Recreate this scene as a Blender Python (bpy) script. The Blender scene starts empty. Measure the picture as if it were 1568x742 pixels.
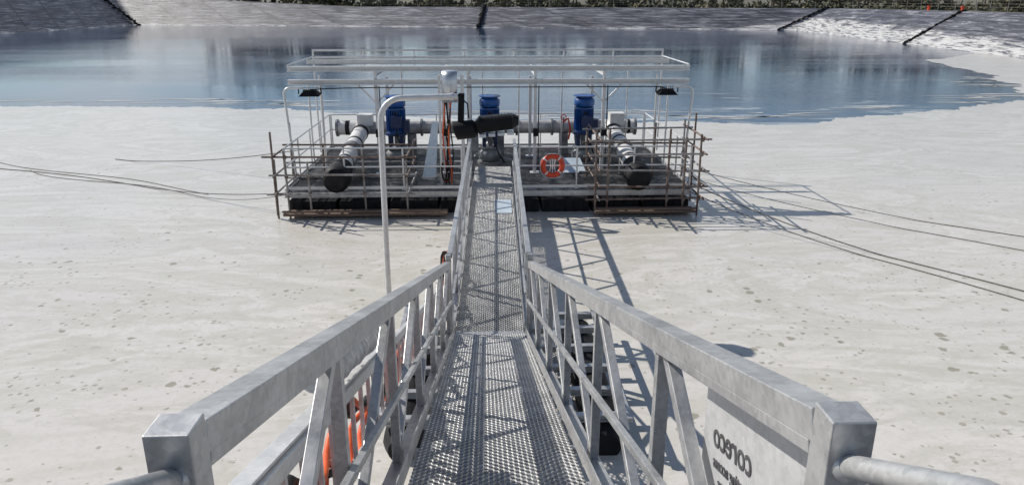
import bpy, math, random, bmesh
from mathutils import Vector, Matrix, noise
random.seed(7)
R=math.radians
V=Vector
scene=bpy.context.scene

# ------------------------------------------------------------------ materials
def newmat(name):
    m=bpy.data.materials.new(name); m.use_nodes=True
    nt=m.node_tree; b=nt.nodes['Principled BSDF']
    return m,nt,b
def ramp(nt,fac,stops):
    r=nt.nodes.new('ShaderNodeValToRGB')
    el=r.color_ramp.elements
    while len(el)<len(stops): el.new(0.5)
    for e,(p,c) in zip(el,stops):
        e.position=p; e.color=(*c,1) if len(c)==3 else c
    nt.links.new(fac,r.inputs[0]); return r
def coords(nt,scale=(1,1,1),rot=(0,0,0)):
    tc=nt.nodes.new('ShaderNodeTexCoord'); mp=nt.nodes.new('ShaderNodeMapping')
    mp.inputs['Scale'].default_value=scale; mp.inputs['Rotation'].default_value=rot
    nt.links.new(tc.outputs['Object'],mp.inputs[0]); return mp.outputs[0]
def noise_tex(nt,vec,scale,detail=4,rough=0.5,dist=0):
    n=nt.nodes.new('ShaderNodeTexNoise'); n.inputs['Scale'].default_value=scale
    n.inputs['Detail'].default_value=detail; n.inputs['Roughness'].default_value=rough
    n.inputs['Distortion'].default_value=dist
    nt.links.new(vec,n.inputs['Vector']); return n.outputs['Fac']
def mixc(nt,fac,a,b):
    m=nt.nodes.new('ShaderNodeMix'); m.data_type='RGBA'
    for s,v in ((m.inputs[0],fac),(m.inputs[6],a),(m.inputs[7],b)):
        if isinstance(v,(int,float)): s.default_value=v
        elif isinstance(v,tuple): s.default_value=(*v,1)
        else: nt.links.new(v,s)
    return m.outputs[2]
def mathn(nt,op,a,b=None,clamp=False):
    m=nt.nodes.new('ShaderNodeMath'); m.operation=op; m.use_clamp=clamp
    for i,v in enumerate((a,b)):
        if v is None: continue
        if isinstance(v,(int,float)): m.inputs[i].default_value=v
        else: nt.links.new(v,m.inputs[i])
    return m.outputs[0]
def bump(nt,b,h,strength,dist):
    n=nt.nodes.new('ShaderNodeBump'); n.inputs['Strength'].default_value=strength
    n.inputs['Distance'].default_value=dist
    nt.links.new(h,n.inputs['Height']); nt.links.new(n.outputs[0],b.inputs['Normal'])

def simple(name,c1,c2,scale=6,metal=0.0,rough=0.5,rvar=0.15,bmp=0.0,stretch=(1,1,1),thr=(0.35,0.65),spec=0.5):
    m,nt,b=newmat(name)
    v=coords(nt,stretch)
    f=noise_tex(nt,v,scale,6,0.65)
    r=ramp(nt,f,[(thr[0],c1),(thr[1],c2)])
    nt.links.new(r.outputs[0],b.inputs['Base Color'])
    b.inputs['Metallic'].default_value=metal
    b.inputs['Specular IOR Level'].default_value=spec
    f2=noise_tex(nt,v,scale*2.3,3)
    rr=mathn(nt,'ADD',mathn(nt,'MULTIPLY',f2,rvar*2),rough-rvar)
    nt.links.new(rr,b.inputs['Roughness'])
    if bmp: bump(nt,b,f,0.5,bmp)
    return m

def galv(name,dark=(0.34,0.345,0.35),light=(0.60,0.60,0.595),metal=0.55,dirt=0.4):
    m,nt,b=newmat(name)
    v=coords(nt)
    vo=nt.nodes.new('ShaderNodeTexVoronoi'); vo.inputs['Scale'].default_value=55
    nt.links.new(v,vo.inputs['Vector'])
    sp=nt.nodes.new('ShaderNodeSeparateColor'); nt.links.new(vo.outputs['Color'],sp.inputs[0])
    f=noise_tex(nt,coords(nt,(1,0.5,1)),6,7,0.75)
    s=mathn(nt,'ADD',mathn(nt,'MULTIPLY',sp.outputs[0],0.20),mathn(nt,'MULTIPLY',f,1.0))
    r=ramp(nt,s,[(0.35,dark),(0.8,light)])
    st=ramp(nt,noise_tex(nt,v,2.3,8,0.75,0.6),[(0.50,(0,0,0)),(0.62,(1,1,1))])
    c=mixc(nt,mathn(nt,'MULTIPLY',st.outputs[0],0.55),r.outputs[0],(0.70,0.70,0.69))
    dk=ramp(nt,noise_tex(nt,v,3.7,8,0.8,0.8),[(0.56,(0,0,0)),(0.68,(1,1,1))])
    c=mixc(nt,mathn(nt,'MULTIPLY',dk.outputs[0],dirt),c,(0.18,0.18,0.18))
    nt.links.new(c,b.inputs['Base Color'])
    b.inputs['Metallic'].default_value=metal
    rr=mathn(nt,'ADD',mathn(nt,'MULTIPLY',f,0.45),0.16)
    nt.links.new(rr,b.inputs['Roughness'])
    bump(nt,b,noise_tex(nt,v,45,3),0.2,0.002)
    return m

M_GALV=galv('galvanised_steel')
M_GALV2=galv('galvanised_steel_bright',(0.55,0.555,0.56),(0.78,0.78,0.775),0.4,0.25)
M_MESH=galv('walkway_mesh_steel',(0.38,0.38,0.375),(0.66,0.66,0.65),0.5)
M_DECK=galv('deck_grating_steel',(0.08,0.08,0.08),(0.2,0.2,0.2),0.4)
M_RUST=simple('scaffold_tube',(0.10,0.05,0.035),(0.26,0.21,0.18),3,0.3,0.6,stretch=(2,2,2))
M_SCAF=simple('scaffold_tube_grey',(0.16,0.13,0.11),(0.42,0.41,0.40),3,0.4,0.5)
M_BLACK=simple('black_rubber',(0.008,0.008,0.009),(0.020,0.020,0.022),5,0,0.65,spec=0.25)
M_BLACKP=simple('black_plastic',(0.006,0.006,0.007),(0.012,0.012,0.014),5,0,0.55,spec=0.2)
M_BLUE=simple('blue_motor_paint',(0.006,0.055,0.22),(0.010,0.10,0.36),4,0.0,0.38)
M_BLUED=simple('dark_blue_paint',(0.008,0.02,0.07),(0.012,0.035,0.12),4,0.0,0.4)
M_GREY=simple('grey_cast_iron',(0.16,0.165,0.17),(0.32,0.33,0.34),6,0.3,0.5)
M_PIPE=simple('pale_pipe_wrap',(0.33,0.32,0.32),(0.55,0.54,0.53),5,0.1,0.45,bmp=0.01)
M_PIPEW=simple('white_pipe_paint',(0.60,0.59,0.57),(0.78,0.77,0.75),3,0,0.4)
M_ORANGE=simple('orange_rubber',(0.6,0.07,0.015),(0.8,0.14,0.03),8,0,0.45)
M_RED=simple('lifebuoy_orange',(0.62,0.05,0.02),(0.8,0.09,0.03),8,0,0.45)
M_WHITE=simple('white_reflective',(0.62,0.62,0.63),(0.8,0.8,0.8),8,0,0.4)
M_HOOD=simple('aluminium_hood',(0.45,0.48,0.52),(0.7,0.72,0.75),3,0.6,0.3)
M_WOOD=simple('weathered_timber',(0.1,0.065,0.045),(0.24,0.17,0.13),4,0,0.8,stretch=(0.4,6,6))
M_FOIL=simple('foil_insulation',(0.45,0.45,0.46),(0.75,0.75,0.76),14,0.5,0.4,bmp=0.06,stretch=(1,2.5,1))
M_PLATE=simple('pale_panel',(0.50,0.60,0.68),(0.64,0.71,0.76),3,0.1,0.3)
M_ROPE=simple('mooring_rope',(0.05,0.05,0.055),(0.16,0.15,0.14),20,0,0.8)
M_LENS=simple('lamp_lens',(0.5,0.52,0.55),(0.7,0.72,0.74),10,0,0.2)
M_SLOT=simple('cut_letters',(0.04,0.04,0.045),(0.10,0.10,0.105),10,0,0.7)

# ------------------------------------------------------------------ mesh builder
class MB:
    def __init__(s): s.v=[]; s.f=[]; s.m=[]; s.sm=[]
    def add(s,vs,fs,m=0,smooth=False):
        o=len(s.v); s.v+=[tuple(v) for v in vs]
        for f in fs: s.f.append([i+o for i in f]); s.m.append(m); s.sm.append(smooth)
    def beam(s,p,q,w,h,up=(0,0,1),m=0):
        p=V(p);q=V(q);d=(q-p).normalized();u=V(up)
        sd=d.cross(u)
        if sd.length<1e-3: sd=d.cross(V((0,1,0)))
        sd.normalize(); u=sd.cross(d).normalized()
        vs=[]
        for c in (p,q):
            for a,b in ((-1,-1),(1,-1),(1,1),(-1,1)):
                vs.append(c+sd*(a*w/2)+u*(b*h/2))
        s.add(vs,[(0,1,2,3),(7,6,5,4),(0,4,5,1),(1,5,6,2),(2,6,7,3),(3,7,4,0)],m)
    def box(s,c,sx,sy,sz,m=0):
        s.beam((c[0],c[1]-sy/2,c[2]),(c[0],c[1]+sy/2,c[2]),sx,sz,m=m)
    def channel(s,p,q,w,h,t,m=0,flip=1):
        p=V(p);q=V(q);d=(q-p).normalized();sd=d.cross(V((0,0,1))).normalized();u=sd.cross(d)
        s.beam(p+u*(h/2-t/2),q+u*(h/2-t/2),w,t,m=m)
        s.beam(p-u*(h/2-t/2),q-u*(h/2-t/2),w,t,m=m)
        s.beam(p,q,t,h-2*t,m=m)
    def tube(s,path,r,seg=10,m=0,cap=True,radii=None):
        path=[V(p) for p in path]; n=len(path)
        prev=None; rings=[]
        for i,p in enumerate(path):
            if i==0: d=path[1]-p
            elif i==n-1: d=p-path[i-1]
            else: d=(path[i+1]-p).normalized()+(p-path[i-1]).normalized()
            d.normalize()
            if prev is None:
                a=d.cross(V((0,0,1)))
                if a.length<1e-3: a=d.cross(V((0,1,0)))
            else: a=prev-d*prev.dot(d)
            a.normalize(); prev=a; b=d.cross(a)
            rr=radii[i] if radii else r
            rings.append([p+(a*math.cos(2*math.pi*k/seg)+b*math.sin(2*math.pi*k/seg))*rr for k in range(seg)])
        vs=[v for g in rings for v in g]; fs=[]
        for i in range(n-1):
            for k in range(seg):
                fs.append((i*seg+k,i*seg+(k+1)%seg,(i+1)*seg+(k+1)%seg,(i+1)*seg+k))
        s.add(vs,fs,m,True)
        if cap:
            s.add(rings[0],[tuple(range(seg))[::-1]],m); s.add(rings[-1],[tuple(range(seg))],m)
    def cyl(s,p,q,r,seg=16,m=0,r2=None):
        s.tube([p,q],r,seg,m,True,[r,r if r2 is None else r2])
    def torus(s,c,R_,r,axis='y',seg=32,sub=10,m=0,band=None):
        c=V(c);vs=[]
        for i in range(seg):
            a=2*math.pi*i/seg
            for j in range(sub):
                b=2*math.pi*j/sub; rr=R_+r*math.cos(b)
                vs.append(c+V((rr*math.cos(a),r*0.75*math.sin(b),rr*math.sin(a))))
        o=len(s.v); s.v+=[tuple(v) for v in vs]
        for i in range(seg):
            for j in range(sub):
                s.f.append([o+i*sub+j,o+((i+1)%seg)*sub+j,o+((i+1)%seg)*sub+(j+1)%sub,o+i*sub+(j+1)%sub])
                s.m.append(band if (band is not None and (i+seg//8)%(seg//4)<1) else m); s.sm.append(True)
    def obj(s,name,mats,parent=None,bevel=0):
        me=bpy.data.meshes.new(name); me.from_pydata(s.v,[],s.f)
        for m in mats: me.materials.append(m)
        me.polygons.foreach_set('material_index',s.m); me.polygons.foreach_set('use_smooth',s.sm)
        me.update()
        o=bpy.data.objects.new(name,me); scene.collection.objects.link(o)
        if parent: o.parent=parent
        if bevel:
            b=o.modifiers.new('bevel','BEVEL'); b.width=bevel; b.segments=2; b.limit_method='ANGLE'
        return o
def empty(name):
    e=bpy.data.objects.new(name,None); scene.collection.objects.link(e); return e
def lerp(a,b,t): return a+(b-a)*t

# ------------------------------------------------------------------ terrain
EDGE=[(-68,5),(-73,60),(-75,112),(-73,163),(-30,154),(10,143),(53,131),(51,100),(48,66),(46,5)]
CREST=[3.4,5.0,6.0,6.0,3.6,3.55,3.5,3.6,3.6,3.3]
n=len(EDGE)
def outward(i,dist):
    p=V(EDGE[i]);a=V(EDGE[i-1]);b=V(EDGE[(i+1)%n])
    e1=(p-a).normalized();e2=(b-p).normalized()
    n1=V((-e1.y,e1.x));n2=V((-e2.y,e2.x))
    k=(n1+n2).normalized(); k/=max(0.4,k.dot(n1))
    return p+k*dist
def dense(i,t,dist): return outward(i,dist).lerp(outward((i+1)%n,dist),t)
def ring(dist,zf,cnt=40,jit=0):
    out=[]
    for i in range(n):
        for k in range(cnt):
            t=k/cnt; p=dense(i,t,dist); c=lerp(CREST[i],CREST[(i+1)%n],t)
            z=zf(c)
            if jit: z+=jit*noise.noise(V((p.x*0.3,p.y*0.3,dist)))
            out.append((p.x,p.y,z))
    return out
def rings_to(mb,rs,m=0):
    L=len(rs[0]); vs=[v for r in rs for v in r]; fs=[]
    for a in range(len(rs)-1):
        for k in range(L):
            fs.append((a*L+k,a*L+(k+1)%L,(a+1)*L+(k+1)%L,(a+1)*L+k))
    mb.add(vs,fs,m,True)
mb=MB()
rings_to(mb,[ring(-2.0,lambda c:-0.9)]+[ring(8.2*t,lambda c,t=t:-0.05+(c+0.05)*t,40,0.2 if 0<t<1 else 0) for t in (0,.1,.2,.3,.4,.5,.6,.7,.8,.9,1)]+[ring(9.2,lambda c:c+0.02)])
m,nt,b=newmat('pond_liner_black')
v=coords(nt)
tc=nt.nodes.new('ShaderNodeSeparateXYZ'); nt.links.new(v,tc.inputs[0])
z=tc.outputs[2]; x=tc.outputs[0]
f=noise_tex(nt,coords(nt,(0.20,0.20,4.5)),1.0,8,0.75,0.5)
base=ramp(nt,f,[(0.38,(0.025,0.026,0.032)),(0.5,(0.085,0.085,0.10)),(0.56,(0.20,0.20,0.225)),(0.66,(0.42,0.42,0.44))])
# sheet seams running up the slope
wv=nt.nodes.new('ShaderNodeTexWave'); wv.wave_type='BANDS'; wv.bands_direction='DIAGONAL'; wv.inputs['Scale'].default_value=0.07; wv.inputs['Distortion'].default_value=0.6
nt.links.new(coords(nt,(1,1,0)),wv.inputs['Vector'])
seam=ramp(nt,wv.outputs['Fac'],[(0.0,(1,1,1)),(0.02,(0,0,0))])
bc=mixc(nt,mathn(nt,'MULTIPLY',seam.outputs[0],0.7),base.outputs[0],(0.03,0.03,0.035))
dn=noise_tex(nt,coords(nt,(0.10,0.10,1.4)),1.6,8,0.75,0.5)
right=mathn(nt,'MULTIPLY',mathn(nt,'SUBTRACT',x,44,),0.07,True)
lim=mathn(nt,'ADD',mathn(nt,'MULTIPLY',right,2.0),mathn(nt,'MULTIPLY',dn,2.9))
dep=mathn(nt,'MULTIPLY',mathn(nt,'SUBTRACT',lim,mathn(nt,'ADD',z,1.25)),3.0,True)
dep=mathn(nt,'MULTIPLY',dep,ramp(nt,noise_tex(nt,coords(nt,(0.4,0.4,6)),1.3,7,0.75),[(0.42,(0,0,0)),(0.52,(1,1,1))]).outputs[0])
c=mixc(nt,dep,bc,(0.66,0.65,0.63))
nt.links.new(c,b.inputs['Base Color']); b.inputs['Roughness'].default_value=0.45
bump(nt,b,f,0.8,0.3)
mb.obj('pond_liner',[m])
mb=MB()
rings_to(mb,[ring(9.1,lambda c:c),ring(14,lambda c:c-0.05,40,0.1),ring(20,lambda c:c-0.9,40,0.3),ring(60,lambda c:2.6,40,1.0),ring(200,lambda c:2.5,40,2.5),ring(3000,lambda c:6)])
M_GROUND=simple('dry_grass_ground',(0.05,0.048,0.03),(0.22,0.20,0.15),0.35,0,0.9,bmp=0.05)
mb.obj('ground',[M_GROUND])
def ballast(pa,pb,c,w=0.28,K=20):
    mb=MB(); pts=[];rad=[]
    pa=V(pa);pb=V(pb)
    for k in range(K*4+1):
        u=-0.04+1.04*k/(K*4); p=pa.lerp(pb,u); zz=-0.05+(c+0.05)*min(1,u*9/8.2)+w*0.6
        wob=0.16*math.sin(k*0.7)+0.12*math.sin(k*1.9)
        pts.append((p.x+wob,p.y+wob*0.5,zz)); rad.append(w*(0.25+0.75*abs(math.sin(math.pi*k/4))))
    mb.tube(pts,w,8,0,True,rad); mb.obj('ballast_rope',[M_BLACK])
ballast(dense(4,0.72,0),dense(4,0.69,9),3.57,0.40)
ballast(dense(5,0.95,0),dense(5,0.995,9),3.5,0.24)
ballast(dense(7,0.30,0),dense(7,0.17,9),3.6,0.20)
ballast(dense(3,0.02,0),dense(2,0.88,9),6.0,0.30)
ballast(dense(2,0.06,0),dense(1,0.98,9),6.0,0.24)

# ------------------------------------------------------------------ water + foam
mb=MB()
w=[outward(i,1.5) for i in range(n)]
mb.add([(p.x,p.y,0) for p in w],[tuple(range(n))[::-1]])
m,nt,b=newmat('pond_water')
v=coords(nt,(1,1,1))
b.inputs['IOR'].default_value=1.36
b.inputs['Roughness'].default_value=0.04
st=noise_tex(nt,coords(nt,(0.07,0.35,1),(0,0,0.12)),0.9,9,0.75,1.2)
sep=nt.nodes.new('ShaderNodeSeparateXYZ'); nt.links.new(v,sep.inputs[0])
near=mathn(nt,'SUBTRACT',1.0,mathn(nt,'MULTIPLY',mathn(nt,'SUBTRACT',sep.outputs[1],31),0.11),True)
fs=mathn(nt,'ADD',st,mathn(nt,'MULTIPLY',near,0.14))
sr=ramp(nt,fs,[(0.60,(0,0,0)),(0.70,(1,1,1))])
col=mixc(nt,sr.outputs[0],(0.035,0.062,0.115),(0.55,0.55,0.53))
nt.links.new(col,b.inputs['Base Color'])
h1=noise_tex(nt,coords(nt,(0.7,1.8,1)),1.8,4,0.6)
h2=noise_tex(nt,coords(nt,(0.2,0.6,1)),0.5,2,0.5)
h=mathn(nt,'ADD',h1,mathn(nt,'MULTIPLY',h2,1.4))
calm=ramp(nt,noise_tex(nt,coords(nt,(0.02,0.07,1)),1.0,3,0.5),[(0.4,(0.25,0.25,0.25)),(0.62,(1,1,1))])
bn=nt.nodes.new('ShaderNodeBump'); bn.inputs['Distance'].default_value=0.05
nt.links.new(h,bn.inputs['Height']); nt.links.new(mathn(nt,'MULTIPLY',calm.outputs[0],0.36),bn.inputs['Strength'])
nt.links.new(bn.outputs[0],b.inputs['Normal'])
mb.obj('water',[m])
B=[(-66,40.5),(-40,39),(-24.1,37.4),(-16,37.2),(-9.9,36.4),(-4,33.6),(2.9,31.2),(8,31.6),(12.7,31.0),(18.2,33.4),(24,35.8),(28.0,38.0),(31.0,42),(33.6,48.5),(36.0,55),(37,60),(38,64),(42,68),(49.3,74)]
pts=[]
for i in range(len(B)-1):
    a=V(B[i]);c2=V(B[i+1]);K=70;d=(c2-a);nn=V((-d.y,d.x)).normalized()
    for k in range(K):
        p=a.lerp(c2,k/K)
        q=V((p.x,p.y,0))
        off=0.75*noise.noise(q*0.3)+0.35*noise.noise(q*1.1)+0.2*noise.noise(q*3.1)+0.12*noise.noise(q*7)
        p=p+nn*off*1.2; pts.append((p.x,p.y,0.012))
poly=pts+[(49.3,72,0.012),(47.4,66,0.012),(45.5,4.0,0.012),(-67.5,4.0,0.012),(-71,40.5,0.012)]
bm=bmesh.new(); vv=[bm.verts.new(p) for p in poly]; f=bm.faces.new(vv)
bmesh.ops.triangulate(bm,faces=[f]); bm.normal_update()
for f in bm.faces:
    if f.normal.z<0: f.normal_flip()
for k in range(60):
    i=random.randint(2,12); a=V(B[i]);c2=V(B[i+1]); p=a.lerp(c2,random.random()); p.y+=random.uniform(0.9,3.6)
    L=random.uniform(0.3,2.8); W=random.uniform(0.04,0.16); r_=[]
    ph=random.uniform(0,6); yaw=random.uniform(-.2,.2)
    for j in range(14):
        an=2*math.pi*j/14; q=(1+0.35*math.sin(3*an+ph)); lx=L*math.cos(an)*q; ly=W*math.sin(an)*q+0.06*L*math.sin(lx/L*3+ph)
        r_.append(bm.verts.new((p.x+lx,p.y+ly+lx*yaw,0.008)))
    ff=bm.faces.new(r_)
    ff.normal_update()
    if ff.normal.z<0: ff.normal_flip()
me=bpy.data.meshes.new('foam'); bm.to_mesh(me); bm.free()
fo=bpy.data.objects.new('foam',me); scene.collection.objects.link(fo)
m,nt,b=newmat('pond_foam')
v=coords(nt)
sepf=nt.nodes.new('ShaderNodeSeparateXYZ'); nt.links.new(v,sepf.inputs[0])
nearf=mathn(nt,'ADD',mathn(nt,'MULTIPLY',mathn(nt,'SUBTRACT',1.0,mathn(nt,'MULTIPLY',mathn(nt,'SUBTRACT',sepf.outputs[1],10),0.05),True),0.6),0.4)
sw=noise_tex(nt,coords(nt,(0.10,0.24,1),(0,0,0.3)),1.0,8,0.6,2.2)
cr=ramp(nt,sw,[(0.28,(0.56,0.53,0.495)),(0.42,(0.66,0.63,0.59)),(0.50,(0.585,0.56,0.50)),(0.54,(0.69,0.66,0.62)),(0.62,(0.57,0.55,0.485)),(0.72,(0.68,0.65,0.61))])
sw2=noise_tex(nt,coords(nt,(0.16,0.5,1),(0,0,-0.35)),1.3,9,0.7,3.0)
c=mixc(nt,mathn(nt,'MULTIPLY',ramp(nt,sw2,[(0.50,(0,0,0)),(0.56,(1,1,1)),(0.62,(0,0,0))]).outputs[0],0.4),cr.outputs[0],(0.48,0.46,0.38))
fine=noise_tex(nt,v,9,6,0.7)
c=mixc(nt,mathn(nt,'MULTIPLY',ramp(nt,fine,[(0.48,(0,0,0)),(0.75,(1,1,1))]).outputs[0],0.4),c,(0.45,0.42,0.36))
def specks(scale,thr,dens_scale,lo,hi,pw=2.0,stretch=(1,1,1)):
    vo=nt.nodes.new('ShaderNodeTexVoronoi'); vo.inputs['Scale'].default_value=scale
    wv=nt.nodes.new('ShaderNodeVectorMath'); wv.operation='ADD'
    nz=nt.nodes.new('ShaderNodeTexNoise'); nz.inputs['Scale'].default_value=scale*2.5
    nt.links.new(coords(nt,stretch),nz.inputs['Vector'])
    sc=nt.nodes.new('ShaderNodeVectorMath'); sc.operation='SCALE'; sc.inputs['Scale'].default_value=0.45/scale
    nt.links.new(nz.outputs['Color'],sc.inputs[0])
    nt.links.new(coords(nt,stretch),wv.inputs[0]); nt.links.new(sc.outputs[0],wv.inputs[1])
    nt.links.new(wv.outputs[0],vo.inputs['Vector'])
    sp=nt.nodes.new('ShaderNodeSeparateColor'); nt.links.new(vo.outputs['Color'],sp.inputs[0])
    den=ramp(nt,noise_tex(nt,v,dens_scale,5,0.65),[(lo,(0.25,0.25,0.25)),(hi,(1,1,1))]).outputs[0]
    rad=mathn(nt,'MULTIPLY',mathn(nt,'MULTIPLY',mathn(nt,'POWER',sp.outputs[0],pw),thr),mathn(nt,'MULTIPLY',den,nearf))
    return mathn(nt,'MULTIPLY',mathn(nt,'SUBTRACT',rad,vo.outputs['Distance']),12,True)
s1=specks(4.2,0.46,0.45,0.36,0.62,2.6)
s2=specks(1.9,0.24,0.22,0.42,0.65,2.4,(1,1.2,1))
s3=specks(9,0.52,0.7,0.35,0.62,2.0)
c=mixc(nt,mathn(nt,'MULTIPLY',s3,0.65),c,(0.30,0.27,0.20))
c=mixc(nt,mathn(nt,'MULTIPLY',s1,0.75),c,(0.26,0.24,0.165))
c=mixc(nt,mathn(nt,'MULTIPLY',s2,0.7),c,(0.28,0.27,0.18))
nt.links.new(c,b.inputs['Base Color'])
b.inputs['Roughness'].default_value=0.24
b.inputs['Specular IOR Level'].default_value=0.35
bump(nt,b,mathn(nt,'ADD',fine,noise_tex(nt,v,2,3)),0.12,0.02)
me.materials.append(m)

# ------------------------------------------------------------------ gangway
gang=empty('gangway')
JY=9.5
def cn(y): return 0.02+0.025*(JY-y)/8.3
def rx(y): return 0.565+0.032*(JY-y)/8.3
def zn(y): return 0.55+0.32*(JY-y)
def Pn(y,x,h): return V((cn(y)+x,y,zn(y)+h))
def Pr(y,s,dx,h): return Pn(y,s*(rx(y)+dx),h)
def cx(y): return 0.02+0.0145*(y-JY)
def Pf(y,x,h): return V((cx(y)+x,y,0.55+0.014*(y-JY)+h))
RX=0.57; RH=1.04
rail=MB(); tr=MB()
for s in (-1,1):
    rail.beam(Pr(1.19,s,0,RH-0.005),Pr(JY-0.06,s,0,RH-0.005),0.078,0.065)
    rail.beam(Pr(1.15,s,0,-0.25),Pr(1.15,s,0,RH+0.034),0.080,0.075)
    rail.beam(Pr(1.192,s,-0.036,RH-0.052),Pr(JY-0.1,s,-0.036,RH-0.052),0.006,0.03)
    rail.beam(Pr(1.192,s,0.032,RH-0.052),Pr(JY-0.1,s,0.032,RH-0.052),0.006,0.03)
    ys=[1.22,2.4,3.8,5.2,6.6,8.0,9.36]
    for i,y in enumerate(ys):
        if i>0:
            tr.beam(Pr(y,s,0,-0.08),Pr(y,s,0,RH-0.040),0.05,0.05)
            tr.beam(Pr(y-0.045,s,0.004,RH-0.045),Pr(ys[i-1]+0.06,s,0.004,0.04),0.05,0.045,up=(1,0,0))
            tr.beam(Pr(y-0.06,s,-0.029,0.03),Pr(y+0.06,s,-0.029,0.03),0.006,0.14)
    tr.beam(Pr(1.25,s,-0.045,0.50),Pr(JY-0.1,s,-0.045,0.50),0.03,0.035)
    tr.beam(Pr(1.25,s,0,-0.02),Pr(JY-0.1,s,0,-0.02),0.07,0.07)
    tr.beam(Pr(1.25,s,-0.075,0.055),Pr(JY-0.1,s,-0.075,0.055),0.008,0.11)
    rail.beam(Pf(JY+0.03,s*(RX-0.015),-0.15),Pf(JY+0.03,s*(RX-0.015),1.16),0.07,0.07)
    rail.beam(Pf(JY+0.07,s*(RX-0.03),1.13),Pf(18.0,s*(RX-0.03),1.07),0.07,0.075)
    yf=[JY+0.1+k*1.40 for k in range(7)]
    for i,y in enumerate(yf):
        if i>0: tr.beam(Pf(y,s*(RX-0.03),-0.08),Pf(y,s*(RX-0.03),1.05),0.045,0.045)
        if i>0: tr.beam(Pf(y-0.03,s*(RX-0.028),1.05),Pf(yf[i-1]+0.05,s*(RX-0.028),0.05),0.04,0.04,up=(1,0,0))
    tr.beam(Pf(JY+0.1,s*(RX-0.07),0.55),Pf(18.0,s*(RX-0.07),0.55),0.03,0.035)
    tr.beam(Pf(JY+0.1,s*(RX-0.03),-0.02),Pf(17.55,s*(RX-0.03),-0.02),0.07,0.08)
    tr.beam(Pf(JY+0.1,s*(RX-0.08),0.055),Pf(18.2,s*(RX-0.08),0.055),0.008,0.11)
y=1.4
while y<JY-0.1:
    tr.beam(Pn(y,-RX+0.04,-0.07),Pn(y,RX-0.04,-0.07),0.05,0.05); y+=0.7
y=JY+0.3
while y<17.4:
    tr.beam(Pf(y,-RX+0.06,-0.07),Pf(y,RX-0.06,-0.07),0.05,0.05); y+=0.7
for xx in (-0.2,0.2):     # longitudinal stringers under the mesh
    tr.beam(Pn(1.3,xx,-0.035),Pn(JY-0.1,xx,-0.035),0.03,0.018)
    tr.beam(Pf(JY+0.1,xx,-0.035),Pf(17.5,xx,-0.035),0.03,0.018)
tr.beam(Pf(JY-0.03,-0.48,0.012),Pf(JY-0.03,0.48,0.012),0.10,0.01)
rail.obj('handrails',[M_GALV],gang,0.006)
tr.obj('truss_frame',[M_GALV],gang,0.003)
tb=MB()
for s in (-1,1):
    a=Pr(1.15,s,0,RH-0.06)+V((0,-0.03,0))
    o_=0.045
    pts=[a,V((s*0.605+o_,0.80,4.38)),V((s*0.61+o_,0.35,4.53)),V((s*0.62+o_,0.0,4.56)),V((s*0.62+o_,-1.4,4.56))]
    tb.tube(pts,0.0225,20)
    tb.tube([a,a+V((0,-0.008,0.005)),a+V((0,-0.014,0.008)),a+V((0,-0.018,0.011))],0.03,20,0,True,[0.031,0.032,0.028,0.024])
    tb.cyl((s*0.62+o_,-1.35,3.45),(s*0.62+o_,-1.35,4.54),0.024)
tb.obj('tube_handrails',[M_GALV],gang)
def exmesh(fn,y0,y1,hw,pitch,cell,name):
    mb=MB(); rows=int((y1-y0)/pitch); nc=int(round(2*hw/cell)); cell=2*hw/nc
    a=pitch*0.42; sw=pitch*0.15
    for j in range(rows):
        yc=y0+(j+0.5)*pitch; ph=1 if j%2 else -1
        P=[]
        for k in range(nc):
            x0=-hw+k*cell
            for (u,o) in ((0.0,1),(0.14,1),(0.36,-1),(0.64,-1),(0.86,1)):
                P.append((x0+u*cell,o*ph*a))
        P.append((hw,ph*a))
        vs=[];fs=[]
        for (x,o) in P:
            vs+= [fn(yc+o-sw,x,0.000),fn(yc+o+sw,x,0.007),fn(yc+o-sw*0.7,x,-0.014)]
        for k in range(len(P)-1):
            i=3*k
            fs.append((i,i+3,i+4,i+1)); fs.append((i+2,i+5,i+3,i))
        mb.add(vs,fs)
    mb.obj(name,[M_MESH],gang)
exmesh(Pn,1.2,JY-0.08,0.485,0.032,0.060,'walkway_mesh_ramp')
exmesh(Pf,JY+0.04,19.75,0.48,0.034,0.064,'walkway_mesh_level')
cl=MB()
for h in (0.62,0.18):
    cl.beam(Pn(1.3,-0.73,h),Pn(JY+0.2,-0.73,h),0.035,0.06)
y=1.4
while y<JY:
    cl.beam(Pn(y,-0.73,0.21),Pn(y,-0.73,0.59),0.022,0.022); y+=0.24
cl.beam(Pn(1.3,-0.765,0.665),Pn(5.0,-0.765,0.665),0.07,0.012)
cl.obj('cable_ladder',[M_GALV2],gang,0.002)
cb=MB()
for j,(mi,r) in enumerate(((0,0.02),(0,0.018),(1,0.02),(0,0.017),(1,0.018))):
    pts=[]
    for k in range(90):
        y=1.2+k*(JY+2.5-1.2)/89
        h=0.22+0.06*j+0.10*math.sin(k*0.55+j*1.3)+0.03*math.sin(k*1.3+j)
        x=-0.79-0.03*math.sin(k*0.9+j*2)
        p=Pn(y,x,h) if y<JY else Pf(y,x+0.02,h-0.1)
        pts.append(p)
    cb.tube(pts,r,8,mi)
cb.obj('power_cables',[M_ORANGE,M_BLACK],gang)
fw=MB(); pts=[];rad=[]
for k in range(40):
    y=2.75+k*1.3/39; pts.append(Pn(y,-0.75,0.82+0.01*math.sin(k))); rad.append(0.082+0.008*math.sin(k*2.1)+0.007*math.sin(k*4.7))
fw.tube(pts,0.09,16,0,True,rad); fw.obj('foil_wrapped_duct',[M_FOIL],gang)
tp=MB(); tp.beam(Pf(15.3,0.25,0.016),Pf(16.35,0.25,0.016),0.36,0.006); tp.obj('cover_plate',[M_PLATE],gang)

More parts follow.
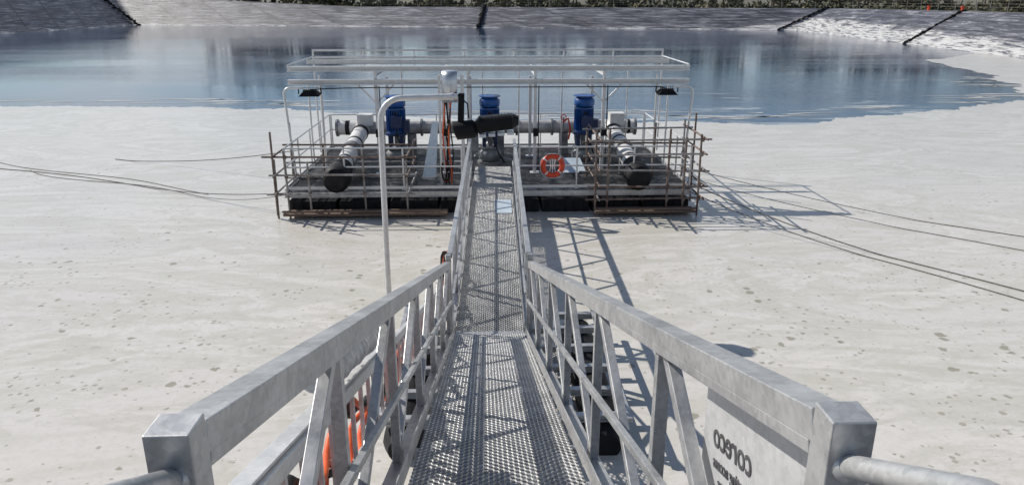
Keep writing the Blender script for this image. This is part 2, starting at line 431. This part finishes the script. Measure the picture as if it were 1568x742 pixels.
sf=empty('support_float')
mb=MB()
for x in (-1.0,0.2,1.35):
    mb.tube([(x,7.3,0.12),(x,7.5,0.12),(x,10.4,0.12),(x,10.6,0.12)],0.24,16,0,True,[0.16,0.24,0.24,0.16])
mb.obj('float_tubes',[M_BLACK],sf)
mb=MB()
for y in (7.5,8.1,8.7,9.3,9.9,10.4):
    mb.channel((-1.25,y,0.40),(1.6,y,0.40),0.09,0.09,0.012)
for x in (-1.25,0.95,1.6):
    mb.beam((x,7.3,0.47),(x,10.6,0.47),0.06,0.05)
mb.obj('float_frame',[M_GALV,M_RUST],sf,0.002)

mb=MB()
for k in range(24): mb.beam((-0.7+0.03,-1.5+k*0.11,3.42),(0.73,-1.5+k*0.11,3.42),0.03,0.04)
for s in (-1,1):
    mb.channel((0.03+s*0.68,-1.6,3.32),(0.03+s*0.68,1.1,3.32),0.07,0.14,0.01)
    for y in (-1.4,0.9): mb.beam((0.03+s*0.68,y,0.8),(0.03+s*0.68,y,3.25),0.08,0.08)
mb.obj('access_platform',[M_GALV])

sg=empty('sign_plate')
mb=MB(); SX=0.69
ya,yb=1.30,2.05
c0=[(SX,ya,zn(ya)+0.93),(SX,yb,zn(yb)+0.93),(SX,yb,zn(yb)+0.36),(SX,ya,zn(ya)+0.36)]
mb.add(c0+[(p[0]+0.005,p[1],p[2]) for p in c0],[(0,1,2,3),(7,6,5,4),(0,4,5,1),(1,5,6,2),(2,6,7,3),(3,7,4,0)])
mb.obj('plate',[M_GALV2],sg,0.001)
ang=-math.atan(0.32)
def text(body,size,yoff,zoff,nm):
    cu=bpy.data.curves.new(nm,'FONT'); cu.body=body; cu.size=size; cu.extrude=0.0012; cu.align_x='CENTER'; cu.offset=0.001
    o=bpy.data.objects.new(nm,cu); scene.collection.objects.link(o)
    d=V((0,math.cos(ang),math.sin(ang))); u=V((0,-math.sin(ang),math.cos(ang)))
    nrm=V((1,0,0))
    mat=Matrix(((d.x,u.x,nrm.x),(d.y,u.y,nrm.y),(d.z,u.z,nrm.z))).to_4x4()
    mat.translation=V((SX-0.0016,yoff,zn(yoff)+zoff)); o.matrix_world=mat
    cu.materials.append(M_SLOT); o.parent=sg
text('coreco',0.115,1.79,0.735,'letters_title')
text('floating access',0.055,1.78,0.665,'letters_line_a')
text('solutions',0.055,1.78,0.605,'letters_line_b')
mb=MB()
for (yy,hh,rr) in ((1.50,0.70,0.035),(1.54,0.62,0.045),(1.49,0.56,0.03)):
    pts=[]
    for k in range(25):
        a=2*math.pi*k/24; pts.append((SX-0.003,yy+rr*math.cos(a),zn(yy)+hh+rr*math.sin(a)))
    mb.tube(pts,0.004,6)
mb.obj('cut_rings',[M_SLOT],sg)

# ------------------------------------------------------------------ gooseneck lamp
sl=empty('street_lamp')
mb=MB()
pts=[V((-1.72,12,-0.8)),V((-1.72,12,1.0)),V((-1.70,12,3.15))]
for k in range(1,9):
    a=k/8*math.pi/2; pts.append(V((-1.70+0.36*(1-math.cos(a)),12,3.15+0.36*math.sin(a))))
pts.append(V((-0.45,12,3.53)))
mb.tube(pts,0.048,16); mb.cyl((-0.56,12,3.528),(-0.52,12,3.529),0.06,16)
mb.obj('gooseneck_pole',[M_GALV2],sl)
mb=MB()
mb.beam((-0.41,12,3.12),(-0.39,12,3.58),0.09,0.10)
mb.tube([(-0.53,12,2.97),(-0.51,12,2.98),(-0.2,12,3.01),(-0.16,12,3.02)],0.15,20,0,True,[0.10,0.155,0.15,0.12])
for (x0,x1,r0,r1) in ((-0.2,-0.12,0.06,0.16),(-0.12,0.42,0.165,0.15),(0.42,0.52,0.15,0.09)):
    vs=[];S=16
    for (x,r) in ((x0,r0),(x1,r1)):
        for k in range(S):
            a=2*math.pi*k/S; cs,sn=math.cos(a),math.sin(a)
            vs.append((x,12+math.copysign(abs(cs)**0.6,cs)*r*1.2,3.07+(x+0.2)*0.10+math.copysign(abs(sn)**0.6,sn)*r*0.8))
    fs=[(k,(k+1)%S,S+(k+1)%S,S+k) for k in range(S)]+[tuple(range(S)),tuple(range(S,2*S))[::-1]]
    mb.add(vs,fs,0,False)
for k in range(9): mb.beam((-0.08+k*0.055,11.86,3.20+k*0.0055),(-0.08+k*0.055,12.14,3.20+k*0.0055),0.012,0.02)
mb.obj('luminaire',[M_BLACKP],sl,0.01)
mb=MB()
for k in range(4): mb.box((-0.06+k*0.15,11.98,2.915+k*0.014),0.11,0.26,0.05)
mb.obj('led_panels',[M_LENS],sl,0.004)
mb=MB(); mb.tube([(-0.5,12,3.6),(-0.46,12.05,3.55),(-0.30,12.1,3.4),(-0.28,12,3.18)],0.012,8); mb.obj('lamp_cable',[M_BLACK],sl)

# ------------------------------------------------------------------ pump pontoon
pp=empty('pump_pontoon')
X0,X1,Y0,Y1,DZ=-4.9,5.05,17.6,23.2,0.60
mb=MB()
nx=8
for k in range(nx):
    xa=X0+(X1-X0)*k/nx+0.04; xb=X0+(X1-X0)*(k+1)/nx-0.04
    for (ya_,yb_) in ((Y0+0.03,Y0+1.9),(Y0+1.95,Y0+3.8),(Y0+3.85,Y1-0.03)):
        mb.box(((xa+xb)/2,(ya_+yb_)/2,0.08),xb-xa,yb_-ya_,0.48)
    for r in range(5):
        xx=lerp(xa,xb,(r+0.5)/5); mb.beam((xx,Y0+0.015,-0.1),(xx,Y0+0.015,0.28),0.05,0.03)
mb.obj('float_modules',[M_BLACK],pp,0.04)
mb=MB()
mb.channel((X0,Y0,0.50),(X1,Y0,0.50),0.08,0.13,0.014)
mb.channel((X0,Y1,0.50),(X1,Y1,0.50),0.08,0.13,0.014)
for x in (X0,X0+2.5,0.1,X1-2.5,X1): mb.channel((x,Y0+0.05,0.48),(x,Y1-0.05,0.48),0.08,0.13,0.012)
mb.obj('deck_frame',[M_GALV],pp)
mb=MB()
y=Y0+0.07
while y<Y1:
    mb.beam((X0+0.03,y,DZ-0.02),(X1-0.03,y,DZ-0.02),0.030,0.035); y+=0.14
x=X0+0.1
while x<X1:
    mb.beam((x,Y0+0.05,DZ-0.044),(x,Y1-0.05,DZ-0.044),0.012,0.012); x+=0.25
mb.obj('deck_grating',[M_DECK],pp)
mb=MB()
def fence(p,q,sp=1.25,h=1.02):
    p=V(p);q=V(q);L=(q-p).length;k=max(1,int(round(L/sp)))
    for i in range(k+1):
        a=p.lerp(q,i/k); mb.cyl(a,a+V((0,0,h)),0.022,10); mb.box((a.x,a.y,a.z+0.008),0.1,0.1,0.012)
    for hh in (h,h*0.55): mb.cyl(p+V((0,0,hh)),q+V((0,0,hh)),0.020,10)
    mb.beam(p+V((0,0,0.05)),q+V((0,0,0.05)),0.006,0.07)
fence((X0+0.05,Y0+0.06,DZ),(-0.60,Y0+0.06,DZ)); fence((0.80,Y0+0.06,DZ),(X1-0.05,Y0+0.06,DZ))
fence((X0+0.05,Y0+0.1,DZ),(X0+0.05,Y1-0.05,DZ)); fence((X1-0.05,Y0+0.1,DZ),(X1-0.05,Y1-0.05,DZ))
fence((X0+0.1,Y1-0.05,DZ),(X1-0.1,Y1-0.05,DZ),1.6)
mb.obj('guard_rail',[M_GALV2],pp)
mb=MB()
mb.channel((-5.03,19.4,3.33),(5.27,19.4,3.33),0.15,0.13,0.03)
mb.channel((-5.03,19.36,3.00),(5.27,19.36,3.00),0.15,0.13,0.03)
mb.channel((-5.05,21.6,3.33),(5.27,21.6,3.33),0.09,0.12,0.014)
for xx in (-2.82,1.28,3.07,-1.1,-0.45):
    for yy in (19.4,21.6):
        mb.beam((xx,yy,DZ),(xx,yy,2.93),0.085,0.085)
        mb.box((xx,yy,DZ+0.012),0.24,0.24,0.02)
    mb.channel((xx,19.48,3.2),(xx,21.55,3.2),0.08,0.12,0.012)
    mb.beam((xx,19.4,3.07),(xx,19.4,3.26),0.07,0.07)
for xx in (-2.82,3.07):
    for s in (-1,1): mb.beam((xx+s*0.04,19.4,2.5),(xx+s*0.45,19.4,2.92),0.04,0.04)
mb.obj('gantry_beams',[M_GALV2],pp,0.003)
mb=MB()
for zz in (3.62,3.42): mb.cyl((-5.05,22.4,zz-0.02),(5.27,22.4,zz-0.02),0.03,10)
for k in range(8):
    xx=lerp(-5.03,5.25,k/7); mb.cyl((xx,22.4,3.0),(xx,22.4,3.6),0.024,8)
for xx in (-5.03,5.25):
    mb.cyl((xx,19.4,3.42),(xx,22.4,3.42),0.02,8)
    mb.cyl((xx,22.4,DZ),(xx,22.4,3.0),0.026,8)
    s=1 if xx>0 else -1
    P=[V((xx-s*0.45,19.0,2.90)),V((xx-s*0.12,19.0,2.90))]
    for k in range(1,7):
        a=k/6*math.pi/2; P.append(V((xx-s*0.12+s*0.16*math.sin(a),19.0,2.74+0.16*math.cos(a))))
    P.append(V((xx+s*0.04-s*0.15,18.9,DZ)))
    mb.tube(P,0.03,10)
    for yy in (20.2,21.6): mb.cyl((xx-s*0.3,yy,DZ),(xx-s*0.3,yy,2.95),0.024,8)
    mb.cyl((xx-s*0.8,19.4,DZ),(xx-s*0.8,19.4,2.93),0.03,8)
for xx in (-2.4,-0.1,0.95,2.2,4.1): mb.cyl((xx,21.6,DZ),(xx,21.6,3.25),0.022,8)
mb.obj('gantry_tubes',[M_GALV2],pp)
mb=MB()
for xx in (-2.82,-1.1,1.28,3.07):
    mb.cyl((xx+0.09,19.34,DZ+0.1),(xx+0.09,19.34,2.9),0.014,8)
    mb.box((xx+0.02,19.3,1.7),0.14,0.09,0.2)
mb.tube([(-4.4,19.0,2.86),(-3.6,19.27,2.86),(-2.8,19.27,2.87),(4.4,19.27,2.87),(4.6,19.0,2.86)],0.014,6)
mb.obj('conduits',[M_BLACK],pp)
mp=empty('discharge_manifold')
mb=MB()
ZM,YM=1.42,21.9
mb.cyl((-4.35,YM,ZM),(4.45,YM,ZM),0.19,24)
for x in (-4.37,-3.05,-1.9,-0.75,0.9,1.95,3.3,4.42):
    mb.cyl((x-0.03,YM,ZM),(x+0.03,YM,ZM),0.255,24,2)
for x0,x1 in ((-4.33,-3.5),(3.4,4.38)):
    mb.cyl((x0,YM,ZM),(x1,YM,ZM),0.205,24,1)
    mb.cyl((lerp(x0,x1,.25),YM,ZM),(lerp(x0,x1,.4),YM,ZM),0.212,24,3)
    mb.cyl((lerp(x0,x1,.8),YM,ZM),(lerp(x0,x1,.88),YM,ZM),0.212,24,3)
for sx in (-3.62,3.70):
    a=V((sx,YM-0.1,ZM));bq=V((sx,17.75,0.92))
    mb.cyl(a,bq,0.215,24,1)
    for t0,t1,mm,rr in ((.10,.14,3,.235),(.36,.385,3,.222),(.5,.56,2,.27),(.74,.755,3,.222),(.86,1.0,3,.27)):
        mb.cyl(a.lerp(bq,t0),a.lerp(bq,t1),rr,24,mm)
    mb.tube([a.lerp(bq,.97),a.lerp(bq,1.0),a.lerp(bq,1.06),a.lerp(bq,1.09),a.lerp(bq,1.10)],.3,24,3,True,[.29,.335,.325,.29,.22])
    mb.box((sx+0.12,YM-0.25,ZM+0.28),0.42,0.4,0.32,1)
    mb.box((sx,19.2,0.78),0.35,0.16,0.36,2); mb.box((sx,20.7,0.85),0.35,0.16,0.5,2)
for x in (-2.2,0.4,2.3): mb.box((x,YM,0.92),0.25,0.25,0.64,2)
mb.obj('pipes',[M_PIPE,M_PIPEW,M_GREY,M_BLACK],mp)
def pump(x,y):
    e=empty('vertical_pump'); mb=MB()
    z=DZ
    mb.cyl((x,y,z),(x,y,z+0.05),0.36,24,1)
    mb.tube([(x,y,z+0.05),(x,y,z+0.12),(x,y,z+0.3),(x,y,z+0.42)],.3,24,1,True,[.22,.32,.32,.2])
    mb.cyl((x,y,z+0.42),(x,y,z+0.46),0.29,24,1)
    for k in range(4):
        a=math.pi/4+k*math.pi/2
        mb.beam((x+.22*math.cos(a),y+.22*math.sin(a),z+.46),(x+.22*math.cos(a),y+.22*math.sin(a),z+.8),0.09,0.06,m=2)
    mb.cyl((x,y,z+.46),(x,y,z+.8),0.07,12,1)
    mb.cyl((x,y,z+.8),(x,y,z+.86),0.31,28,2)
    mb.cyl((x,y,z+.86),(x,y,z+1.55),0.215,28,0)
    for k in range(24):
        a=2*math.pi*k/24; c,s=math.cos(a),math.sin(a)
        mb.beam((x+.245*c,y+.245*s,z+.92),(x+.245*c,y+.245*s,z+1.50),0.06,0.012,up=(-s,c,0),m=0)
    mb.cyl((x,y,z+1.51),(x,y,z+1.55),0.275,28,0)
    mb.tube([(x,y,z+1.58),(x,y,z+1.60),(x,y,z+1.76),(x,y,z+1.82)],.27,28,0,True,[.26,.285,.285,.22])
    mb.cyl((x,y,z+1.85),(x,y,z+1.875),0.30,28,0)
    for k in range(4):
        a=k*math.pi/2+.4; mb.cyl((x+.2*math.cos(a),y+.2*math.sin(a),z+1.8),(x+.2*math.cos(a),y+.2*math.sin(a),z+1.86),.02,8,0)
    mb.box((x+0.05,y-0.32,z+1.2),0.3,0.16,0.3,2)
    mb.box((x+0.30,y-0.05,z+1.05),0.16,0.26,0.34,2)
    mb.box((x+0.02,y-0.305,z+1.42),0.09,0.012,0.06,3)
    mb.tube([(x,y+.2,z+.22),(x,y+.6,z+.3),(x,y+.9,z+.5),(x,y+1.1,z+.8)],.15,16,1)
    mb.cyl((x,y+.42,z+.22),(x,y+.48,z+.24),.22,20,1)
    mb.tube([(x+.05,y-.36,z+1.05),(x+.08,y-.42,z+.8),(x+.25,y-.4,z+.3),(x+.4,y-.2,z+.03)],.02,8,3)
    mb.obj('pump_body',[M_BLUE,M_GREY,M_BLUED,M_BLACK],e)
for x in (-2.52,0.10,2.75): pump(x,20.8)
mb=MB(); mb.torus((2.22,21.2,1.80),0.075,0.013,m=0); mb.cyl((2.22,21.2,1.4),(2.22,21.2,1.80),0.02,8,1)
mb.beam((2.15,21.2,1.80),(2.29,21.2,1.80),0.015,0.015)
mb.tube([(2.2,21.1,1.68),(2.33,21.0,1.80),(2.4,21.0,1.5),(2.35,21.0,1.2)],0.03,8,0)
mb.obj('valve_handwheel',[M_RED,M_GREY])

cc=empty('cable_support_column'); mb=MB()
CX=-0.87; CY=18.1
mb.beam((CX-0.25,CY,DZ),(CX-0.25,CY,3.3),0.06,0.06); mb.beam((CX+0.30,CY,DZ),(CX+0.30,CY,3.3),0.08,0.08)
for k in range(8): mb.beam((CX-0.22,CY,0.9+k*0.3),(CX+0.26,CY,0.9+k*0.3),0.03,0.03)
mb.obj('posts',[M_GALV2],cc)
mb=MB()
prof=[(CY-0.18,2.66),(CY-0.18,3.12),(CY-0.15,3.28),(CY-0.08,3.37),(CY+0.1,3.40)]
vs=[];fs=[]
for (yy,zz) in prof: vs+=[(CX-0.17,yy,zz),(CX+0.19,yy,zz)]
for k in range(len(prof)-1): fs.append((2*k,2*k+1,2*k+3,2*k+2))
mb.add(vs,fs,0,True)
o=mb.obj('cable_hood',[M_HOOD],cc); sm=o.modifiers.new('s','SOLIDIFY'); sm.thickness=0.02
mb=MB()
for j in range(5):
    pts=[]
    for k in range(24):
        t=k/23; pts.append((CX-0.16+0.045*j+0.03*math.sin(t*9+j*2),CY-0.06-0.04*math.sin(t*6+j),3.0-2.35*t))
    mb.tube(pts,0.018,8,0 if j%3==0 else 1)
for j in range(3):
    pts=[]
    for k in range(20):
        a=k/19*math.pi*1.8; pts.append((CX-0.14+0.10*math.sin(a),CY-0.1-0.03*j,0.95+0.02*j+0.25*math.cos(a)))
    mb.tube(pts,0.018,8,0 if j==1 else 1)
mb.obj('hanging_cables',[M_ORANGE,M_BLACK],cc)
mb=MB(); mb.add([(-1.62,18.3,0.75),(-1.28,18.3,0.75),(-1.2,18.6,2.1),(-1.35,18.6,2.1)],[(0,1,2,3)])
mb.add([(2.0,19.2,0.64),(2.65,19.2,0.64),(2.55,19.9,0.9),(2.1,19.9,0.9)],[(0,1,2,3)])
o=mb.obj('leaning_sheet',[M_PLATE]); sm=o.modifiers.new('s','SOLIDIFY'); sm.thickness=0.015
mb=MB()
mb.box((-0.35,18.9,1.5),0.3,0.2,0.45); mb.beam((-0.35,18.95,DZ),(-0.35,18.95,1.28),0.06,0.06); mb.box((-0.35,18.78,1.5),0.25,0.03,0.38)
mb.obj('control_box',[M_GREY],None,0.01)

lb=empty('lifebuoy'); mb=MB(); LC=(1.60,Y0-0.03,1.18)
mb.torus(LC,0.235,0.062,m=0,band=1,seg=40)
mb.obj('ring',[M_RED,M_WHITE],lb)
mb=MB(); pts=[]
for k in range(41):
    a=2*math.pi*k/40; rr=0.30+0.02*abs(math.sin(2*a)); pts.append((LC[0]+rr*math.cos(a),LC[1]-0.03,LC[2]+rr*math.sin(a)))
mb.tube(pts,0.006,6)
for dx in (-0.08,0.0,0.08): mb.tube([(LC[0]+dx,LC[1]+0.03,LC[2]+0.2),(LC[0]+dx*0.5,LC[1]+0.02,LC[2]),(LC[0]+dx,LC[1]+0.03,LC[2]-0.2)],0.011,6)
mb.obj('grab_line',[M_WHITE],lb)

def flood(x,y,z):
    e=empty('floodlight'); mb=MB()
    mb.add([(x-.26,y-.17,z),(x+.26,y-.17,z),(x+.26,y+.17,z+.04),(x-.26,y+.17,z+.04),(x-.17,y-.1,z+.1),(x+.17,y-.1,z+.1),(x+.17,y+.1,z+.13),(x-.17,y+.1,z+.13)],
       [(3,2,1,0),(4,5,6,7),(0,1,5,4),(1,2,6,5),(2,3,7,6),(3,0,4,7)])
    for k in range(7): mb.beam((x-.15+k*.05,y-.09,z+.13),(x-.15+k*.05,y+.09,z+.15),.01,.04)
    mb.beam((x-.28,y,z+.05),(x-.28,y,z+.2),.03,.01); mb.beam((x+.28,y,z+.05),(x+.28,y,z+.2),.03,.01); mb.beam((x-.28,y,z+.2),(x+.28,y,z+.2),.03,.01)
    mb.obj('lamp_housing',[M_BLACKP],e,0.004)
    mb=MB(); mb.add([(x-.22,y-.14,z-.003),(x+.22,y-.14,z-.003),(x+.22,y+.14,z+.03),(x-.22,y+.14,z+.03)],[(3,2,1,0)]); mb.obj('lamp_glass',[M_LENS],e)
flood(-4.42,19.0,2.70); flood(4.62,19.0,2.70)

def scaf(xs,zs,y,ztop,ynext,name='scaffolding',over=0.2,ms=(0,1)):
    mb=MB()
    for yy in (y,ynext):
        for i,x in enumerate(xs):
            if yy==ynext and i%2: continue
            l=random.uniform(-.03,.03)
            mb.cyl((x,yy,0.0),(x+l,yy+l,ztop+random.uniform(-.25,.12)),0.025,10,random.choice(ms))
        for zz in zs:
            mb.cyl((xs[0]-over*random.uniform(.5,1.3),yy-0.05,zz+random.uniform(-.03,.03)),(xs[-1]+over*random.uniform(.4,1.2),yy-0.05,zz+random.uniform(-.03,.03)),0.024,10,random.choice(ms))
            for x in xs:
                if random.random()<0.8 and yy==y: mb.box((x,yy-0.03,zz),0.07,0.07,0.08,0)
    for x in (xs[0],xs[-1]):
        for zz in zs: mb.cyl((x+0.05,y-0.3,zz+0.05),(x+0.05,ynext+0.3,zz+0.05),0.024,10,random.choice(ms))
    mb.obj(name,[M_RUST,M_SCAF])
scaf([2.62,2.9,4.35,4.75,5.12],[0.42,0.75,1.12,1.5,1.85],17.25,2.1,18.9,ms=(0,0,1))
scaf([-5.0,-4.72,-4.2,-2.9,-1.9],[0.62,1.05,1.5],17.25,1.6,18.9,ms=(0,1,1))
mb=MB(); mb.cyl((-5.0,17.2,0.1),(-5.0,17.2,2.1),0.025,10); mb.cyl((-5.06,19.2,0.1),(-5.06,19.2,2.0),0.025,10); mb.cyl((5.2,18.2,0.1),(5.2,18.2,2.35),0.025,10); mb.obj('scaffold_standard',[M_RUST])
for (xa,xb) in ((-4.85,-0.95),(2.6,5.05)):
    mb=MB()
    mb.beam((xa,17.2,0.13),(xb,17.2,0.13),0.22,0.06); mb.beam((xa+0.1,17.43,0.12),(xb,17.43,0.12),0.2,0.06)
    mb.cyl((xa,17.07,0.22),(xb,17.07,0.22),0.03,10)
    mb.obj('timber_plank',[M_WOOD],None,0.006)

def rope(a,b,r=0.011,wob=0.1,drop=3):
    mb=MB(); a=V(a);b=V(b);pts=[]
    for k in range(81):
        t=k/80; p=a.lerp(b,t)
        z=a.z*(max(0,1-t*drop)**1.6)
        pts.append((p.x+wob*math.sin(t*11+a.x)*t,p.y+wob*math.sin(t*7+a.y)*min(1,4*t),max(0.022,z)))
    mb.tube(pts,r,6); mb.obj('mooring_rope',[M_ROPE])
rope((5.0,17.8,0.7),(15.5,4.6,0.03),0.013,0.12)
rope((5.0,17.6,0.5),(14.3,4.6,0.03),0.011,0.2)
rope((5.1,20,0.7),(22.5,8.0,0.03),0.009,0.2)
rope((5.1,19,0.6),(20.0,7.4,0.03),0.008,0.3)
rope((-4.9,21.0,1.0),(-12.2,24.4,0.03),0.012,0.05,1)
rope((-4.9,17.8,0.5),(-20,25.8,0.03),0.011,0.35)
rope((-4.9,17.6,0.5),(-14,23.0,0.03),0.008,0.3)
rope((-7.5,19.6,0.03),(-20,26.8,0.03),0.008,0.3)
mb=MB(); mb.cyl((-16.1,22.6,-0.4),(-16.1,22.6,0.6),0.09,12); mb.cyl((-16.1,22.6,0.50),(-16.1,22.6,0.56),0.14,12); mb.beam((-16.3,22.6,0.3),(-15.9,22.6,0.3),0.06,0.06)
mb.obj('mooring_post',[M_RUST])

# ------------------------------------------------------------------ trees
m,nt,b=newmat('foliage')
v=coords(nt)
f=noise_tex(nt,v,0.12,5,0.7)
r=ramp(nt,f,[(0.35,(0.018,0.024,0.012)),(0.5,(0.045,0.052,0.022)),(0.6,(0.13,0.105,0.055)),(0.72,(0.20,0.16,0.10))])
nt.links.new(r.outputs[0],b.inputs['Base Color']); b.inputs['Roughness'].default_value=0.8
M_LEAF=m
M_BARK=simple('bark',(0.06,0.05,0.04),(0.16,0.14,0.12),2,0,0.9)
mb=MB()
def clump(bx,by,bz,br,cnt,smin,smax):
    for k in range(cnt):
        d=V((random.gauss(0,1),random.gauss(0,1),random.gauss(0,.8))).normalized()*br*random.uniform(.3,1.15)
        c=V((bx,by,bz))+d; s=random.uniform(smin,smax)
        a=V((random.gauss(0,1),random.gauss(0,1),random.gauss(0,1))).normalized(); q=a.orthogonal().normalized()
        mb.add([c-a*s-q*s*.6,c+a*s-q*s*.6,c+a*s*.7+q*s*.6,c-a*s*.7+q*s*.6],[(0,1,2,3)],0)
def tree(x,y,z0,h):
    mb.tube([(x,y,z0-0.5),(x+random.uniform(-.3,.3),y,z0+h*.4),(x+random.uniform(-.6,.6),y,z0+h*.85)],.2,5,1,False,[h*.022,h*.015,h*.005])
    for _ in range(random.randint(5,8)):
        bx=x+random.gauss(0,h*.16);by=y+random.gauss(0,h*.16);bz=z0+h*random.uniform(.25,.95);br=h*random.uniform(.09,.18)
        mb.tube([(x,y,z0+h*.3),(bx,by,bz)],.05,3,1,False,[h*.01,h*.003])
        s=max(1,h/9); clump(bx,by,bz,br,30,.18*s,.45*s)
def backy(x): return lerp(172,128,(x+73)/126)
for k in range(200):
    x=lerp(-130,110,random.random()); y=backy(x)+random.uniform(24,60)
    h=random.uniform(4,7)+ (8 if -75<x<-38 and random.random()<.8 else 0)+(3 if x>40 else 0)
    tree(x,y,2.2,h)
for k in range(50):
    tree(random.uniform(74,120),random.uniform(50,150),2.2,random.uniform(4,9))
for k in range(900):
    x=lerp(-130,110,random.random()); y=backy(x)+random.uniform(19,34)
    clump(x,y,2.6+random.uniform(0,1.4),random.uniform(.6,1.5),16,.22,.5)
for k in range(160):
    clump(random.uniform(70,84),random.uniform(40,150),2.6+random.uniform(0,1.2),random.uniform(.7,1.3),16,.2,.45)
mb.obj('distant_tree_line',[M_LEAF,M_BARK])
mb=MB()
def fl(i,d):
    K=9
    for k in range(K+1):
        t=(k+random.uniform(-.15,.15))/K;p=dense(i,t,d);c=lerp(CREST[i],CREST[(i+1)%n],t)
        mb.cyl((p.x,p.y,c-0.1),(p.x,p.y,c+1.3),0.04,6)
    for hh in (0.5,0.9,1.25):
        a=dense(i,0,d);bq=dense(i,1,d); mb.cyl((a.x,a.y,CREST[i]+hh),(bq.x,bq.y,CREST[(i+1)%n]+hh),0.012,5)
for i in (4,5,6,7): fl(i,13)
mb.obj('crest_fence',[M_SCAF])
mb=MB()
for (x,y) in ((61,97),(63,108)):
    mb.cyl((x,y,3.5),(x,y,4.1),0.18,12); mb.cyl((x,y,4.1),(x,y,4.2),0.25,12); mb.cyl((x,y,3.5),(x,y,3.56),0.32,12)
mb.obj('marker_bollard',[M_RED])

# ------------------------------------------------------------------ light & world
sd=V((-3.6,2.25,3.35)).normalized()
el=math.asin(sd.z); az=math.atan2(sd.x,sd.y)
L=bpy.data.lights.new('sun','SUN'); L.energy=4.8; L.angle=R(0.5); L.color=(1,0.95,0.88)
lo=bpy.data.objects.new('sun',L); scene.collection.objects.link(lo)
lo.rotation_euler=sd.to_track_quat('Z','Y').to_euler()
w=bpy.data.worlds.new('World'); scene.world=w; w.use_nodes=True
nt=w.node_tree; bg=nt.nodes['Background']
sky=nt.nodes.new('ShaderNodeTexSky'); sky.sky_type='NISHITA'; sky.sun_disc=False
sky.sun_elevation=el; sky.sun_rotation=az; sky.altitude=800; sky.air_density=1.0; sky.dust_density=0.2; sky.ozone_density=1.5
tc=nt.nodes.new('ShaderNodeTexCoord'); mp=nt.nodes.new('ShaderNodeMapping'); mp.inputs['Scale'].default_value=(1,1,5.0); mp.inputs['Location'].default_value=(0.3,0.2,0.05)
nt.links.new(tc.outputs['Generated'],mp.inputs[0])
sx=nt.nodes.new('ShaderNodeSeparateXYZ'); nt.links.new(tc.outputs['Generated'],sx.inputs[0])
low=mathn(nt,'SUBTRACT',1.0,mathn(nt,'MULTIPLY',sx.outputs[2],1.5),True)
# clouds gather above about 6 degrees, clearer blue-grey band beneath
band=mathn(nt,'MULTIPLY',mathn(nt,'SUBTRACT',sx.outputs[2],0.06),7.0,True)
f=noise_tex(nt,mp.outputs[0],3.2,8,0.55,0.3)
ff=mathn(nt,'ADD',f,mathn(nt,'MULTIPLY',band,0.10))
cl=ramp(nt,ff,[(0.50,(0,0,0)),(0.60,(1,1,1))])
c=mixc(nt,mathn(nt,'MULTIPLY',mathn(nt,'MULTIPLY',cl.outputs[0],low),0.9),sky.outputs[0],(10.0,10.3,10.8))
nt.links.new(c,bg.inputs['Color']); bg.inputs['Strength'].default_value=0.085

# ------------------------------------------------------------------ camera
cam=bpy.data.cameras.new('camera'); co=bpy.data.objects.new('camera',cam); scene.collection.objects.link(co)
cam.sensor_width=36; cam.lens=26.0; cam.clip_start=0.05; cam.clip_end=6000
co.location=(0,0,5.0); co.rotation_euler=(R(90-18.15),0,R(-2.0))
scene.camera=co
scene.view_settings.view_transform='Standard'; scene.view_settings.look='None'; scene.view_settings.exposure=0
